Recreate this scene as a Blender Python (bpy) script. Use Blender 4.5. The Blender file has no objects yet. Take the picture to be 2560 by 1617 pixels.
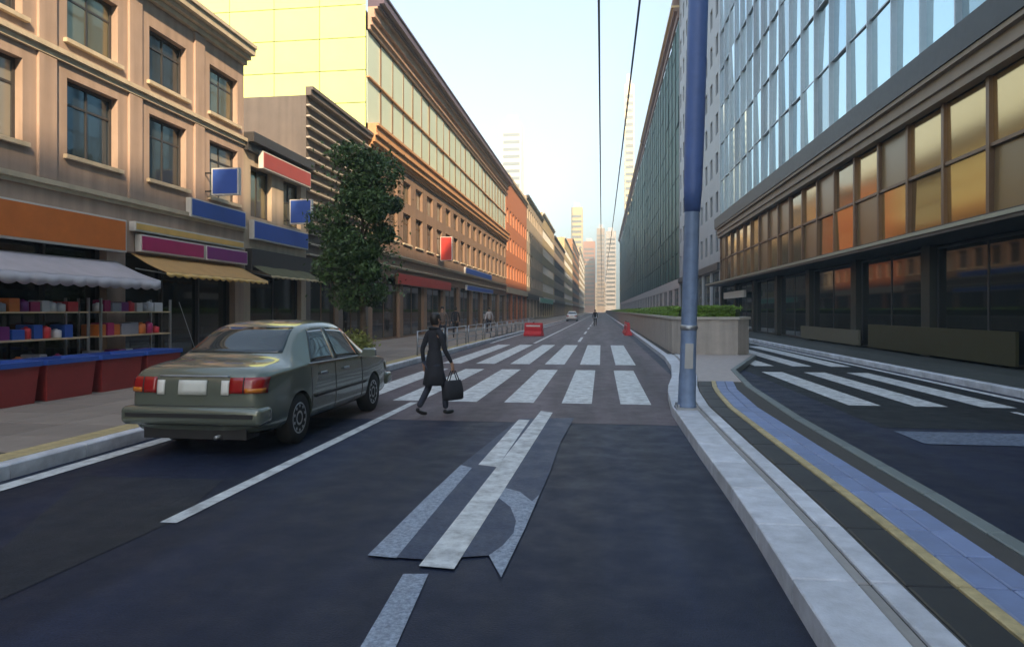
import bpy, bmesh, math, random
from mathutils import Vector, Matrix
from mathutils.bvhtree import BVHTree
R = math.radians
rnd = random.Random(7)
S = bpy.context.scene
COL = S.collection

# ------------------------------------------------------------------ camera
YAW = R(7.47); FPX = 1707.0; CH = 1.65; HZ = 776.0
cam_d = bpy.data.cameras.new('camera'); cam = bpy.data.objects.new('camera', cam_d); COL.objects.link(cam)
cam_d.sensor_width = 36; cam_d.lens = 24.0; cam_d.shift_y = -(808.5 - HZ) / 2560
cam_d.clip_start = 0.05; cam_d.clip_end = 6000
cam.location = (0, 0, CH); cam.rotation_euler = (R(90), 0, YAW)
S.camera = cam
# ------------------------------------------------------------------ light
SUN_EL, SUN_AZ = R(33.5), R(153)           # azimuth clockwise from the street axis (+Y)
w = bpy.data.worlds.new('World'); S.world = w; w.use_nodes = True
nt = w.node_tree; bg = nt.nodes['Background']
sky = nt.nodes.new('ShaderNodeTexSky'); sky.sky_type = 'NISHITA'; sky.sun_disc = False
sky.sun_elevation = SUN_EL; sky.sun_rotation = SUN_AZ; sky.air_density = 1.0; sky.dust_density = 1.8; sky.ozone_density = 0.4
nt.links.new(sky.outputs[0], bg.inputs[0]); bg.inputs[1].default_value = 0.132
sd = bpy.data.lights.new('sun', 'SUN'); sd.energy = 4.1; sd.angle = R(0.6); sd.color = (1.0, 0.76, 0.48)
sun = bpy.data.objects.new('sun', sd); COL.objects.link(sun)
dirv = Vector((math.sin(SUN_AZ) * math.cos(SUN_EL), math.cos(SUN_AZ) * math.cos(SUN_EL), math.sin(SUN_EL)))
sun.rotation_euler = (-dirv).to_track_quat('-Z', 'Y').to_euler(); sun.location = (0, 0, 80)
S.view_settings.view_transform = 'Standard'; S.view_settings.look = 'None'
S.view_settings.exposure = 1.70; S.view_settings.gamma = 1.0
S.cycles.max_bounces = 8; S.cycles.diffuse_bounces = 4; S.cycles.glossy_bounces = 4
S.cycles.use_denoising = True

# ------------------------------------------------------------------ helpers
def ray(px, py):                       # photo pixel (2560 wide) -> world direction
    t = (px - 1280) / FPX; v = (HZ - py) / FPX; c, s = math.cos(YAW), math.sin(YAW)
    return Vector((-s + t * c, c + t * s, v))
def gp(px, py, z=0.0):                 # ground point under a pixel
    r = ray(px, py); k = (z - CH) / r.z
    return (r.x * k, r.y * k)
def wall_y(px, X):
    r = ray(px, 0); return X * r.y / r.x

MATS = {}
def mat(name, col, rough=0.7, var=0.12, scale=3.0, bump=0.0, bscale=30.0, metal=0.0, spec=0.5, rand=0.0, streak=0.0, coat=0.0, stretch=(1, 1, 1)):
    if name in MATS: return MATS[name]
    m = bpy.data.materials.new(name); m.use_nodes = True; n = m.node_tree; L = n.links
    b = n.nodes['Principled BSDF']
    b.inputs['Roughness'].default_value = rough; b.inputs['Metallic'].default_value = metal
    b.inputs['Specular IOR Level'].default_value = spec; b.inputs['Coat Weight'].default_value = coat
    b.inputs['Base Color'].default_value = (*col, 1)
    tc = n.nodes.new('ShaderNodeTexCoord')
    mp = n.nodes.new('ShaderNodeMapping'); mp.inputs['Scale'].default_value = stretch; L.new(tc.outputs['Object'], mp.inputs[0])
    if var or rand or streak:
        no = n.nodes.new('ShaderNodeTexNoise'); no.inputs['Scale'].default_value = scale; no.inputs['Detail'].default_value = 7; no.inputs['Roughness'].default_value = 0.65
        L.new(mp.outputs[0], no.inputs['Vector'])
        mr = n.nodes.new('ShaderNodeMapRange'); mr.inputs[1].default_value = 0.3; mr.inputs[2].default_value = 0.7
        mr.inputs[3].default_value = 1 - var; mr.inputs[4].default_value = 1 + var
        L.new(no.outputs['Fac'], mr.inputs[0]); val = mr.outputs[0]
        if streak:
            mp2 = n.nodes.new('ShaderNodeMapping'); mp2.inputs['Scale'].default_value = (3, 3, 0.18); L.new(tc.outputs['Object'], mp2.inputs[0])
            n2 = n.nodes.new('ShaderNodeTexNoise'); n2.inputs['Scale'].default_value = 1.2; n2.inputs['Detail'].default_value = 5; L.new(mp2.outputs[0], n2.inputs['Vector'])
            m2 = n.nodes.new('ShaderNodeMapRange'); m2.inputs[1].default_value = 0.35; m2.inputs[2].default_value = 0.65; m2.inputs[3].default_value = 1 - streak; m2.inputs[4].default_value = 1.0
            L.new(n2.outputs['Fac'], m2.inputs[0])
            mu = n.nodes.new('ShaderNodeMath'); mu.operation = 'MULTIPLY'; L.new(val, mu.inputs[0]); L.new(m2.outputs[0], mu.inputs[1]); val = mu.outputs[0]
        if rand:
            oi = n.nodes.new('ShaderNodeObjectInfo')
            m3 = n.nodes.new('ShaderNodeMapRange'); m3.inputs[3].default_value = 1 - rand; m3.inputs[4].default_value = 1 + rand; L.new(oi.outputs['Random'], m3.inputs[0])
            mu = n.nodes.new('ShaderNodeMath'); mu.operation = 'MULTIPLY'; L.new(val, mu.inputs[0]); L.new(m3.outputs[0], mu.inputs[1]); val = mu.outputs[0]
        vm = n.nodes.new('ShaderNodeVectorMath'); vm.operation = 'SCALE'; vm.inputs[0].default_value = col; L.new(val, vm.inputs['Scale'])
        L.new(vm.outputs[0], b.inputs['Base Color'])
        rr = n.nodes.new('ShaderNodeMapRange'); rr.inputs[3].default_value = max(0.02, rough - 0.12 * (rough > .15)); rr.inputs[4].default_value = min(1, rough + 0.1 * (rough > .15))
        L.new(no.outputs['Fac'], rr.inputs[0]); L.new(rr.outputs[0], b.inputs['Roughness'])
    if bump:
        nb = n.nodes.new('ShaderNodeTexNoise'); nb.inputs['Scale'].default_value = bscale; nb.inputs['Detail'].default_value = 4
        L.new(mp.outputs[0], nb.inputs['Vector'])
        bu = n.nodes.new('ShaderNodeBump'); bu.inputs['Strength'].default_value = bump; bu.inputs['Distance'].default_value = 0.02
        L.new(nb.outputs['Fac'], bu.inputs['Height']); L.new(bu.outputs[0], b.inputs['Normal'])
    MATS[name] = m; return m

def emis(m, col, s):
    b = m.node_tree.nodes['Principled BSDF']; b.inputs['Emission Color'].default_value = (*col, 1); b.inputs['Emission Strength'].default_value = s; return m

class MB:
    def __init__(s): s.v = []; s.f = []
    def box(s, x0, x1, y0, y1, z0, z1):
        b = len(s.v)
        s.v += [(x0, y0, z0), (x1, y0, z0), (x1, y1, z0), (x0, y1, z0), (x0, y0, z1), (x1, y0, z1), (x1, y1, z1), (x0, y1, z1)]
        s.f += [tuple(b + i for i in q) for q in ((0, 3, 2, 1), (4, 5, 6, 7), (0, 1, 5, 4), (1, 2, 6, 5), (2, 3, 7, 6), (3, 0, 4, 7))]
        return s
    def cbox(s, x0, x1, y0, y1, z0, z1, c=0.015):      # box with its top edges chamfered
        b = len(s.v)
        s.v += [(x0, y0, z0), (x1, y0, z0), (x1, y1, z0), (x0, y1, z0), (x0, y0, z1 - c), (x1, y0, z1 - c), (x1, y1, z1 - c), (x0, y1, z1 - c),
                (x0 + c, y0 + c, z1), (x1 - c, y0 + c, z1), (x1 - c, y1 - c, z1), (x0 + c, y1 - c, z1)]
        q = [(0, 3, 2, 1), (8, 9, 10, 11)]
        for i in range(4):
            j = (i + 1) % 4; q += [(i, j, 4 + j, 4 + i), (4 + i, 4 + j, 8 + j, 8 + i)]
        s.f += [tuple(b + i for i in f) for f in q]; return s
    def prism(s, pts, z0, z1, c=0.0):                   # ground polygon (ccw) pulled up
        n = len(pts); b = len(s.v)
        s.v += [(x, y, z0) for x, y in pts] + [(x, y, z1) for x, y in pts]
        s.f.append(tuple(b + n + i for i in range(n))); s.f.append(tuple(b + n - 1 - i for i in range(n)))
        for i in range(n): j = (i + 1) % n; s.f.append((b + i, b + j, b + n + j, b + n + i))
        return s
    def poly(s, pts, z):
        b = len(s.v); s.v += [(x, y, z) for x, y in pts]; s.f.append(tuple(range(b, b + len(pts)))); return s
    def tube(s, pts, r, n=10, r1=None, caps=True):
        pts = [Vector(p) for p in pts]; b0 = len(s.v); m = len(pts)
        for k, p in enumerate(pts):
            d = (pts[min(k + 1, m - 1)] - pts[max(k - 1, 0)]).normalized()
            a = d.cross(Vector((0, 0, 1)))
            if a.length < .05: a = d.cross(Vector((0, 1, 0)))
            a.normalize(); e = d.cross(a)
            rr = r if r1 is None else r + (r1 - r) * k / (m - 1)
            for i in range(n):
                t = 2 * math.pi * i / n; s.v.append(tuple(p + a * math.cos(t) * rr + e * math.sin(t) * rr))
        for k in range(m - 1):
            for i in range(n):
                j = (i + 1) % n; s.f.append((b0 + k * n + i, b0 + k * n + j, b0 + (k + 1) * n + j, b0 + (k + 1) * n + i))
        if caps: s.f.append(tuple(b0 + i for i in range(n))[::-1]); s.f.append(tuple(b0 + (m - 1) * n + i for i in range(n)))
        return s
    def lathe(s, prof, n=20, o=(0, 0, 0)):
        b0 = len(s.v)
        for r_, z in prof:
            for i in range(n):
                t = 2 * math.pi * i / n; s.v.append((o[0] + r_ * math.cos(t), o[1] + r_ * math.sin(t), o[2] + z))
        for k in range(len(prof) - 1):
            for i in range(n):
                j = (i + 1) % n; s.f.append((b0 + k * n + i, b0 + k * n + j, b0 + (k + 1) * n + j, b0 + (k + 1) * n + i))
        s.f.append(tuple(b0 + (len(prof) - 1) * n + i for i in range(n))); s.f.append(tuple(b0 + i for i in range(n))[::-1]); return s
    def mesh(s, name, m=None, smooth=False):
        me = bpy.data.meshes.new(name); me.from_pydata(s.v, [], s.f); me.update()
        if m: me.materials.append(m)
        if smooth:
            for p in me.polygons: p.use_smooth = True
        return me
    def build(s, name, m, parent=None, smooth=False, loc=None):
        return obj(name, s.mesh(name, m, smooth), parent, loc)

def obj(name, me, parent=None, loc=None, rot=None):
    o = bpy.data.objects.new(name, me); COL.objects.link(o)
    if parent: o.parent = parent
    if loc: o.location = loc
    if rot: o.rotation_euler = rot
    return o
def tag(o, label, cat, group=None):
    o['label'] = label; o['category'] = cat
    if group: o['group'] = group
    return o
def thing(name, label, cat, loc=(0, 0, 0), rz=0.0, group=None):
    o = bpy.data.objects.new(name, None); COL.objects.link(o); o.location = loc; o.rotation_euler = (0, 0, rz)
    return tag(o, label, cat, group)
def struct(o, kind='structure'):
    o['kind'] = kind; return o
def autosmooth(me, ang=35):
    for p in me.polygons: p.use_smooth = True
    bm = bmesh.new(); bm.from_mesh(me); 
    for e in bm.edges:
        if len(e.link_faces) == 2 and e.calc_face_angle(0) > R(ang): e.smooth = False
    bm.to_mesh(me); bm.free()
def evaluated(o):
    dg = bpy.context.evaluated_depsgraph_get(); return bpy.data.meshes.new_from_object(o.evaluated_get(dg))

# ------------------------------------------------------------------ materials
def road_mat(name, col, rough, paint=None, cover=1.0, wscale=6.0, cracks=True):
    """worn asphalt: stains, aggregate speckle, cracks; paint (if any) lies on it and is worn through in places"""
    m = bpy.data.materials.new(name); m.use_nodes = True; n = m.node_tree; L = n.links; b = n.nodes['Principled BSDF']
    tc = n.nodes.new('ShaderNodeTexCoord')
    def noise(sc, det=5, ro=.6):
        q = n.nodes.new('ShaderNodeTexNoise'); q.inputs['Scale'].default_value = sc; q.inputs['Detail'].default_value = det; q.inputs['Roughness'].default_value = ro; L.new(tc.outputs['Object'], q.inputs['Vector']); return q
    def rng(src, a, b_, c, d):
        q = n.nodes.new('ShaderNodeMapRange'); q.inputs[1].default_value = a; q.inputs[2].default_value = b_; q.inputs[3].default_value = c; q.inputs[4].default_value = d; L.new(src, q.inputs[0]); return q.outputs[0]
    def mul(a, b_):
        q = n.nodes.new('ShaderNodeMath'); q.operation = 'MULTIPLY'; L.new(a, q.inputs[0]); L.new(b_, q.inputs[1]); return q.outputs[0]
    stain = rng(noise(.3, 4).outputs['Fac'], .35, .65, .86, 1.14); speck = rng(noise(75, 4, .9).outputs['Fac'], .35, .65, .35, 1.75); mid = rng(noise(9, 7, .75).outputs['Fac'], .3, .7, .9, 1.1)
    val = mul(mul(stain, speck), mid)
    sx = n.nodes.new('ShaderNodeSeparateXYZ'); L.new(tc.outputs['Object'], sx.inputs[0])
    sn = n.nodes.new('ShaderNodeMath'); sn.operation = 'SINE'; ml = n.nodes.new('ShaderNodeMath'); ml.operation = 'MULTIPLY'; ml.inputs[1].default_value = 3.9; L.new(sx.outputs[0], ml.inputs[0]); L.new(ml.outputs[0], sn.inputs[0])
    val = mul(val, rng(sn.outputs[0], -1, 1, .88, 1.1))
    mps = n.nodes.new('ShaderNodeMapping'); mps.inputs['Scale'].default_value = (2.2, .16, 1); L.new(tc.outputs['Object'], mps.inputs[0])
    st2 = n.nodes.new('ShaderNodeTexNoise'); st2.inputs['Scale'].default_value = 1.0; st2.inputs['Detail'].default_value = 6; L.new(mps.outputs[0], st2.inputs['Vector']); val = mul(val, rng(st2.outputs['Fac'], .35, .65, .75, 1.2))
    if cracks:
        wn = noise(1.3, 4); vm = n.nodes.new('ShaderNodeVectorMath'); vm.operation = 'MULTIPLY_ADD'; L.new(wn.outputs['Color'], vm.inputs[0]); vm.inputs[1].default_value = (.9, .9, 0); L.new(tc.outputs['Object'], vm.inputs[2])
        vo = n.nodes.new('ShaderNodeTexVoronoi'); vo.feature = 'DISTANCE_TO_EDGE'; vo.inputs['Scale'].default_value = .28; L.new(vm.outputs[0], vo.inputs['Vector'])
        ck = rng(vo.outputs['Distance'], .0, .0035, .45, 1.0)
        gate = rng(noise(.3, 2).outputs['Fac'], .48, .56, 0, 1)
        mx = n.nodes.new('ShaderNodeMix'); mx.inputs[2].default_value = 1.0; L.new(gate, mx.inputs[0]); L.new(ck, mx.inputs[3]); val = mul(val, mx.outputs[0])
    sc = n.nodes.new('ShaderNodeVectorMath'); sc.operation = 'SCALE'; sc.inputs[0].default_value = col; L.new(val, sc.inputs['Scale']); out = sc.outputs[0]
    if paint:
        wear = rng(noise(wscale, 8, .72).outputs['Fac'], .62 - .3 * (1 - cover) - .22, .62 - .3 * (1 - cover) + .22, 1, 0)
        p = n.nodes.new('ShaderNodeVectorMath'); p.operation = 'SCALE'; p.inputs[0].default_value = paint; L.new(mid, p.inputs['Scale'])
        mc = n.nodes.new('ShaderNodeMix'); mc.data_type = 'RGBA'; L.new(wear, mc.inputs[0]); L.new(out, mc.inputs[6]); L.new(p.outputs[0], mc.inputs[7]); out = mc.outputs[2]
    L.new(out, b.inputs['Base Color']); L.new(rng(noise(3, 4).outputs['Fac'], .3, .7, rough - .1, rough + .1), b.inputs['Roughness']); b.inputs['Specular IOR Level'].default_value = .3
    bu = n.nodes.new('ShaderNodeBump'); bu.inputs['Strength'].default_value = .6; bu.inputs['Distance'].default_value = .014; L.new(noise(85, 3, .7).outputs['Fac'], bu.inputs['Height']); L.new(bu.outputs[0], b.inputs['Normal'])
    MATS[name] = m; return m
AC = (.010, .016, .040)
ASPH = road_mat('asphalt', AC, .55)
ASPH2 = road_mat('asphalt_worn', (.108, .086, .097), .6)
ASPH3 = road_mat('asphalt_patch', (.021, .025, .036), .62)
ASPHR = road_mat('asphalt_dark', (.010, .014, .018), .62)
PAINT = road_mat('road_paint', (.085, .08, .09), .5, (.72, .75, .76), 1.0, 5, False)
WORN = road_mat('road_paint_worn', AC, .55, (.40, .47, .58), .85, 38, False)
FAINT = road_mat('road_paint_faint', AC, .55, (.07, .092, .15), .85, 38, False)
HALF = road_mat('road_paint_half', AC, .55, (.22, .27, .36), .75, 16, False)
GRAN = mat('granite', (.55, .57, .62), .6, .22, 5, .3, 70, rand=.13)
GRAN2 = mat('granite_dark', (.30, .29, .28), .65, .12, 9, .12, 90, rand=.12)
SLAB = mat('paving_slab', (.25, .21, .18), .7, .14, 4, .12, 60, rand=.14)
SLABB = mat('blue_grey_tile', (.20, .26, .44), .5, .12, 6, .1, 60, rand=.12)
TACT = mat('yellow_paver', (.46, .37, .19), .55, .3, 8, .1, 60, rand=.08)
GROUND = mat('ground_soil', (.12, .11, .10), .9, .2, .2)
JOINT = mat('joint_dark', (.06, .058, .055), .9, .15, 6)
CONC = mat('concrete', (.46, .41, .36), .8, .1, 2.5, .12, 40, streak=.25)
STEEL = mat('steel_grey', (.36, .38, .41), .38, .08, 5, metal=.75)
POLE = mat('pole_paint', (.20, .28, .43), .48, .18, 5, .05, 60, metal=.1, streak=.3)
BLUE = mat('sign_blue', (.035, .10, .42), .4, .06, 4)
BLACK = mat('black_metal', (.02, .02, .022), .5, .1, 5)
DARKM = mat('dark_frame', (.045, .043, .045), .45, .1, 5)
BRONZE = mat('bronze_frame', (.16, .10, .06), .4, .1, 5, metal=.5)
WFRAME = mat('white_frame', (.62, .60, .57), .5, .06, 5)
def glass(name, col, metal, rough=.04):
    m = mat(name, col, rough, 0, metal=metal, spec=.8); return m
PANE = glass('window_glass', (.045, .055, .06), .25)
PANEW = glass('window_glass_warm', (.20, .19, .13), .55)
PANEC = glass('window_curtained', (.26, .24, .20), .0, .12)
PANEB = glass('window_glass_blue', (.05, .075, .10), .45)
CURT = glass('curtain_glass', (.50, .68, .72), .93, .03)
CURTP = glass('pale_glass', (.66, .76, .60), .08, .16)
GREENG = glass('green_glass', (.016, .075, .050), .0, .5)
GREENG.node_tree.nodes['Principled BSDF'].inputs['Specular IOR Level'].default_value = .15
SHOPG = glass('shop_glass', (.02, .022, .02), .12)
BRZG = glass('bronze_glass', (.55, .38, .16), .85, .12)
LEAF = mat('leaf', (.05, .098, .026), .55, .55, 3.2, rand=.0)
LEAFH = mat('hedge_leaf', (.16, .27, .035), .55, .35, 1.2)
LEAFY = mat('shrub_leaf', (.17, .19, .04), .55, .3, 1.5)
BARK = mat('bark', (.09, .065, .045), .9, .3, 9, .6, 40)
RED = mat('red_plastic', (.55, .035, .05), .4, .1, 4)
CLOTHD = mat('dark_cloth', (.022, .024, .032), .9, .2, 8)
CLOTHN = mat('navy_cloth', (.03, .035, .055), .9, .2, 8)
SKIN = mat('skin', (.42, .25, .17), .55, .06, 8)
HAIR = mat('hair', (.012, .009, .008), .5, .2, 20)

# ------------------------------------------------------------------ setting
ground = struct(MB().poly([(-1500, -400), (1500, -400), (1500, 3000), (-1500, 3000)], -0.03).build('ground', GROUND))
XL, XR = -11.0, 10.5
KL = -5.75; KR = 7.85
road = struct(MB().poly([(KL, -40), (KR, -40), (KR, 700), (KL, 700)], 0).build('road', ASPH))
def mark(name, pts, m=PAINT, z=.009): return MB().poly(pts, z).build(name, m, road)
def rect(x0, x1, y0, y1): return [(x0, y0), (x1, y0), (x1, y1), (x0, y1)]
# worn surface round the crossing and a repair patch by the kerb
MB().poly(rect(-5.6, 1.75, 10.0, 640), .004).build('worn_asphalt', ASPH2, road)
MB().poly([gp(0, 1375), gp(215, 1190), gp(560, 1200), gp(440, 1300), gp(0, 1500)], .004).build('asphalt_patch', ASPH3, road)
MB().poly(rect(3.9, 7.4, 10.2, 640), .004).build('worn_asphalt', ASPHR, road)
# edge lines
mark('edge_line', rect(-3.40, -3.26, 4.9, 11.9)); mark('edge_line', rect(-3.40, -3.26, 34, 640))
mark('edge_line', rect(-5.62, -5.42, -5, 11.9)); mark('edge_line', rect(-5.62, -5.46, 34, 640))
mark('edge_line', rect(7.45, 7.63, -5, 640)); mark('edge_line', rect(6.55, 6.66, -5, 12)); mark('edge_line', rect(6.55, 6.66, 34, 640))
# lane dashes
a, b_ = gp(950, 1437), gp(1071, 1437)
a2, b2 = gp(866, 1617), gp(962, 1617)
dl = Vector((a2[0] - a[0], a2[1] - a[1])); 
mark('lane_dash', [(a2[0] + dl.x, a2[1] + dl.y), (b2[0] + dl.x, b2[1] + dl.y), gp(1071, 1437), gp(1008, 1437)], WORN)
for y in range(36, 260, 12): mark('lane_dash', rect(-1.25, -1.10, y, y + 6))
# painted arrow-like road marking, worn unevenly
for kz, (pts, m) in enumerate((([(1047, 1419), (1135, 1427), (1382, 1033), (1352, 1029)], PAINT),
               ([(919, 1392), (990, 1399), (1108, 1256), (1180, 1172), (1152, 1165), (1066, 1246)], WORN),
               ([(1196, 1164), (1243, 1170), (1324, 1052), (1297, 1050)], PAINT),
               ([(1253, 1447), (1222, 1392), (1258, 1366), (1284, 1335), (1290, 1305), (1276, 1270), (1245, 1246), (1262, 1222), (1300, 1232), (1330, 1256), (1348, 1240), (1312, 1325)], WORN),
               ([(919, 1392), (1060, 1402), (1222, 1392), (1253, 1447), (1312, 1325), (1376, 1180), (1400, 1110), (1436, 1046), (1298, 1048), (1152, 1165), (1066, 1246)], FAINT))):
    mark('marking_stroke', [gp(*p) for p in pts][::-1], m, .0145 - kz * .0006)
# zebra crossings (two rows on the left carriageway, continued on the right one)
for k in range(-5, 1):
    x = .33 + k * 1.03
    if x > -5.4: mark('crossing_stripe', rect(x, x + .53, 12.1, 18.9))
    x2 = .42 + k * 1.07
    if x2 > -5.5: mark('crossing_stripe', rect(x2, x2 + .6, 20.8, 32.5))
for k in range(3):
    x = 4.25 + k * 1.08
    mark('crossing_stripe', rect(x, x + .53, 12.5, 19)); mark('crossing_stripe', rect(x + .25, x + .8, 21, 32.5))
mark('stop_line', rect(3.95, 6.5, 9.0, 9.9), HALF)

# ---- left pavement with kerb stones and slabs
PH = .15
lp = struct(MB().box(-60, KL - .16, -40, 700, -.02, PH - .012).build('left_pavement', JOINT))
ks = MB().cbox(-.17, 0, .006, .994, -.02, PH).mesh('kerb_stone', GRAN)
for i in range(-4, 120): obj('kerb_stone', ks, lp, (KL, i * 1.0, 0))
MB().box(KL - .17, KL, 120, 700, -.02, PH).build('far_kerb', GRAN, lp)
sl = MB().cbox(.006, .854, .006, .844, -.02, PH, .006).mesh('paving_slab', SLAB)
sly = MB().cbox(.006, .294, .006, .294, -.02, PH + .004, .006).mesh('tactile_paver', TACT)
nx = 5
for j in range(10, 58):
    for i in range(nx):
        obj('paving_slab', sl, lp, (KL - .17 - .30 - (i + 1) * .86 - (0 if i else 0), j * .85 - 2, 0))
MB().box(-11.0, KL - .17 - .30 - nx * .86, -40, 700, -.02, PH - .006).build('wall_foot_strip', SLAB, lp)
for j in range(-10, 120): obj('tactile_paver', sly, lp, (KL - .47, j * .3 + 1, 0))
MB().box(-11, KL - .17, 48, 700, -.02, PH - .001).build('far_paving', SLAB, lp)
rp = struct(MB().box(KR + .16, 60, -40, 700, -.02, PH - .012).build('right_pavement', JOINT))
for i in range(6, 90): 
    o = obj('kerb_stone', ks, rp, (KR + .17, i * 1.0, 0))
MB().box(KR, KR + .17, 90, 700, -.02, PH).build('far_kerb', GRAN, rp)
slr = MB().cbox(.006, 1.234, .006, .994, -.02, PH, .006).mesh('paving_slab', mat('dark_slab', (.05, .058, .055), .55, .14, 4, .1, 60, rand=.14))
for j in range(8, 60):
    for i in range(2): obj('paving_slab', slr, rp, (KR + .17 + i * 1.24, j, 0))
MB().box(KR + .17, XR, 60, 700, -.02, PH - .001).build('far_paving', GRAN2, rp)

# ---- median island: left edge follows the photo's kerb line
EDGE = [(-6, 1.03), (3.2, 1.04), (4, 1.06), (5.5, 1.10), (8, 1.09), (11, 1.10), (13.5, 1.26), (16, 1.60), (19, 1.88), (23, 2.06), (40, 2.1), (700, 2.1)]
REDGE = [(-6, 2.62), (3.2, 2.66), (6, 2.75), (10, 2.80), (14, 2.98), (18, 3.4), (22, 4.6), (24, 5.2), (40, 5.35), (700, 5.35)]
def interp(T, y):
    for (y0, a0), (y1, a1) in zip(T, T[1:]):
        if y <= y1: t = (y - y0) / (y1 - y0); return a0 + (a1 - a0) * t
    return T[-1][1]
ys = [-6, 0, 2, 3.2, 4, 5, 6, 7, 8, 9.5, 11, 12.2, 13.5, 15, 16, 17.5, 19, 21, 23, 24, 40, 120, 700]
med = struct(MB().prism([(interp(REDGE, y) - .1, y) for y in ys] + [(interp(EDGE, y) + .1, y) for y in ys[::-1]], -.02, PH - .02).build('median_island', JOINT))
def strip_piece(name, o0, o1, y0, y1, m, h, right=False):
    T = REDGE if right else EDGE
    p = [(interp(T, y0) + o0, y0 + .009), (interp(T, y0) + o1, y0 + .009), (interp(T, y1) + o1, y1 - .009), (interp(T, y1) + o0, y1 - .009)]
    mb = MB(); c = .008; n = 4; cx = sum(q[0] for q in p) / 4; cy = sum(q[1] for q in p) / 4
    mb.v = [(x, y, -.02) for x, y in p] + [(x, y, h - c) for x, y in p] + [(x + (c if x < cx else -c), y + (c if y < cy else -c), h) for x, y in p]
    mb.f = [(3, 2, 1, 0), (8, 9, 10, 11)] + [f for i in range(4) for f in ((i, (i + 1) % 4, 4 + (i + 1) % 4, 4 + i), (4 + i, 4 + (i + 1) % 4, 8 + (i + 1) % 4, 8 + i))]
    return mb.build(name, m, med)
for i in range(-4, 24):
    strip_piece('kerb_stone', 0, .34, i, i + 1, GRAN, PH)
    strip_piece('border_stone', .42, .57, i, i + 1, GRAN, PH + .004)
    strip_piece('groove_stone', .348, .412, i, i + 1, GRAN2, PH - .012)
    if i >= 15: continue
    strip_piece('drain_cover', .60, .85, i, i + 1, BLACK, PH - .006)
    strip_piece('yellow_paver', .862, .945, i, i + 1, TACT, PH + .003)
    strip_piece('blue_grey_tile', .955, 1.13, i, i + .5, SLABB, PH); strip_piece('blue_grey_tile', 1.14, 1.31, i, i + .5, SLABB, PH)
    strip_piece('blue_grey_tile', .955, 1.13, i + .5, i + 1, SLABB, PH); strip_piece('blue_grey_tile', 1.14, 1.31, i + .5, i + 1, SLABB, PH)
    pass
for i in range(-4, 24):
    strip_piece('kerb_stone', -.13, 0, i, i + 1, mat('teal_grey_stone', (.16, .19, .19), .5, .1, 8, rand=.1), PH, True)
for a, b in ((24, 40), (40, 120), (120, 640)):
    strip_piece('far_kerb', 0, .2, a, b, GRAN, PH); strip_piece('far_kerb', -.2, 0, a, b, GRAN2, PH, True)
MB().prism([(interp(REDGE, y) - .14, y) for y in (15, 16, 17, 18, 19, 21, 22, 23, 24)] + [(interp(EDGE, y) + .58, y) for y in (24, 23, 22, 21, 19, 18, 17, 16, 15)], 0, PH - .008).build('brick_red_paving', mat('rose_paving', (.42, .37, .35), .7, .15, 6, .1, 50), med)

# ------------------------------------------------------------------ facades
# local frame: x along the street, front face at y = 0 looking -y, z up
def place(side, y0, y1):
    return ((XL, y0, PH - .02), R(90)) if side == 'L' else ((XR, y1, PH - .02), R(-90))
WIN = {}
def window(parent, x, z, wd, ht, frame, pane, dep=.16, style='cross', sill=None, jitter=0):
    key = (round(wd, 2), round(ht, 2), frame.name, style)
    if key not in WIN:
        mb = MB(); t = .07; y0, y1 = .0, .08
        mb.box(-wd / 2, -wd / 2 + t, y0, y1, 0, ht).box(wd / 2 - t, wd / 2, y0, y1, 0, ht)
        mb.box(-wd / 2 + t, wd / 2 - t, y0, y1, 0, t).box(-wd / 2 + t, wd / 2 - t, y0, y1, ht - t, ht)
        if style == 'cross':
            mb.box(-.025, .025, y0 + .012, y1 - .012, t, ht - t); mb.box(-wd / 2 + t, -.025, y0 + .015, y1 - .015, ht * .68, ht * .68 + .05); mb.box(.025, wd / 2 - t, y0 + .015, y1 - .015, ht * .68, ht * .68 + .05)
        if style == 'pair': mb.box(-.03, .03, y0 + .012, y1 - .012, t, ht - t)
        pm = MB(); pm.box(-wd / 2 + .02, wd / 2 - .02, .035, .047, .02, ht - .02)
        sm = MB(); sm.box(-wd / 2 - .1, wd / 2 + .1, -.09, dep - .002, -.09, -.004)
        WIN[key] = (mb.mesh('window', frame), pm.mesh('pane', None), sm.mesh('sill', None))
    fm, pm, sm = WIN[key]
    o = obj('window', fm, parent, (x, dep, z))
    if jitter or pane is PANE: pane = rnd.choice([pane, pane, PANE, PANEC, PANEB])
    pk = key + (pane.name,)
    if pk not in WIN: q = pm.copy(); q.materials.append(pane); WIN[pk] = q
    p = obj('pane', WIN[pk], o)
    if jitter: p.rotation_euler = (rnd.uniform(-jitter, jitter), 0, rnd.uniform(-jitter, jitter))
    if sill:
        sk = key + ('sill', sill.name)
        if sk not in WIN: q = sm.copy(); q.materials.append(sill); WIN[sk] = q
        obj('sill', WIN[sk], o, (0, -dep, 0))
    return o
def wall_with_openings(root, L, H, depth, rows, m, z0=0.0, name='wall', back=None):
    """rows: list of (zb, zt, [(x0,x1),...]) from the bottom up; a 0.3 m front skin with real openings over a solid core"""
    mb = MB(); T = .30; z = z0
    for zb, zt, ops in rows:
        if zb > z: mb.box(0, L, 0, T, z, zb)
        x = 0
        for a, b in ops:
            if a > x: mb.box(x, a, 0, T, zb, zt)
            x = b
        if x < L: mb.box(x, L, 0, T, zb, zt)
        z = zt
    if z < H: mb.box(0, L, 0, T, z, H)
    w_ = mb.build(name, m, root)
    MB().box(0.001, L - .001, T, depth, z0, H - .002).build('core', back or m, root)
    return w_
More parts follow.
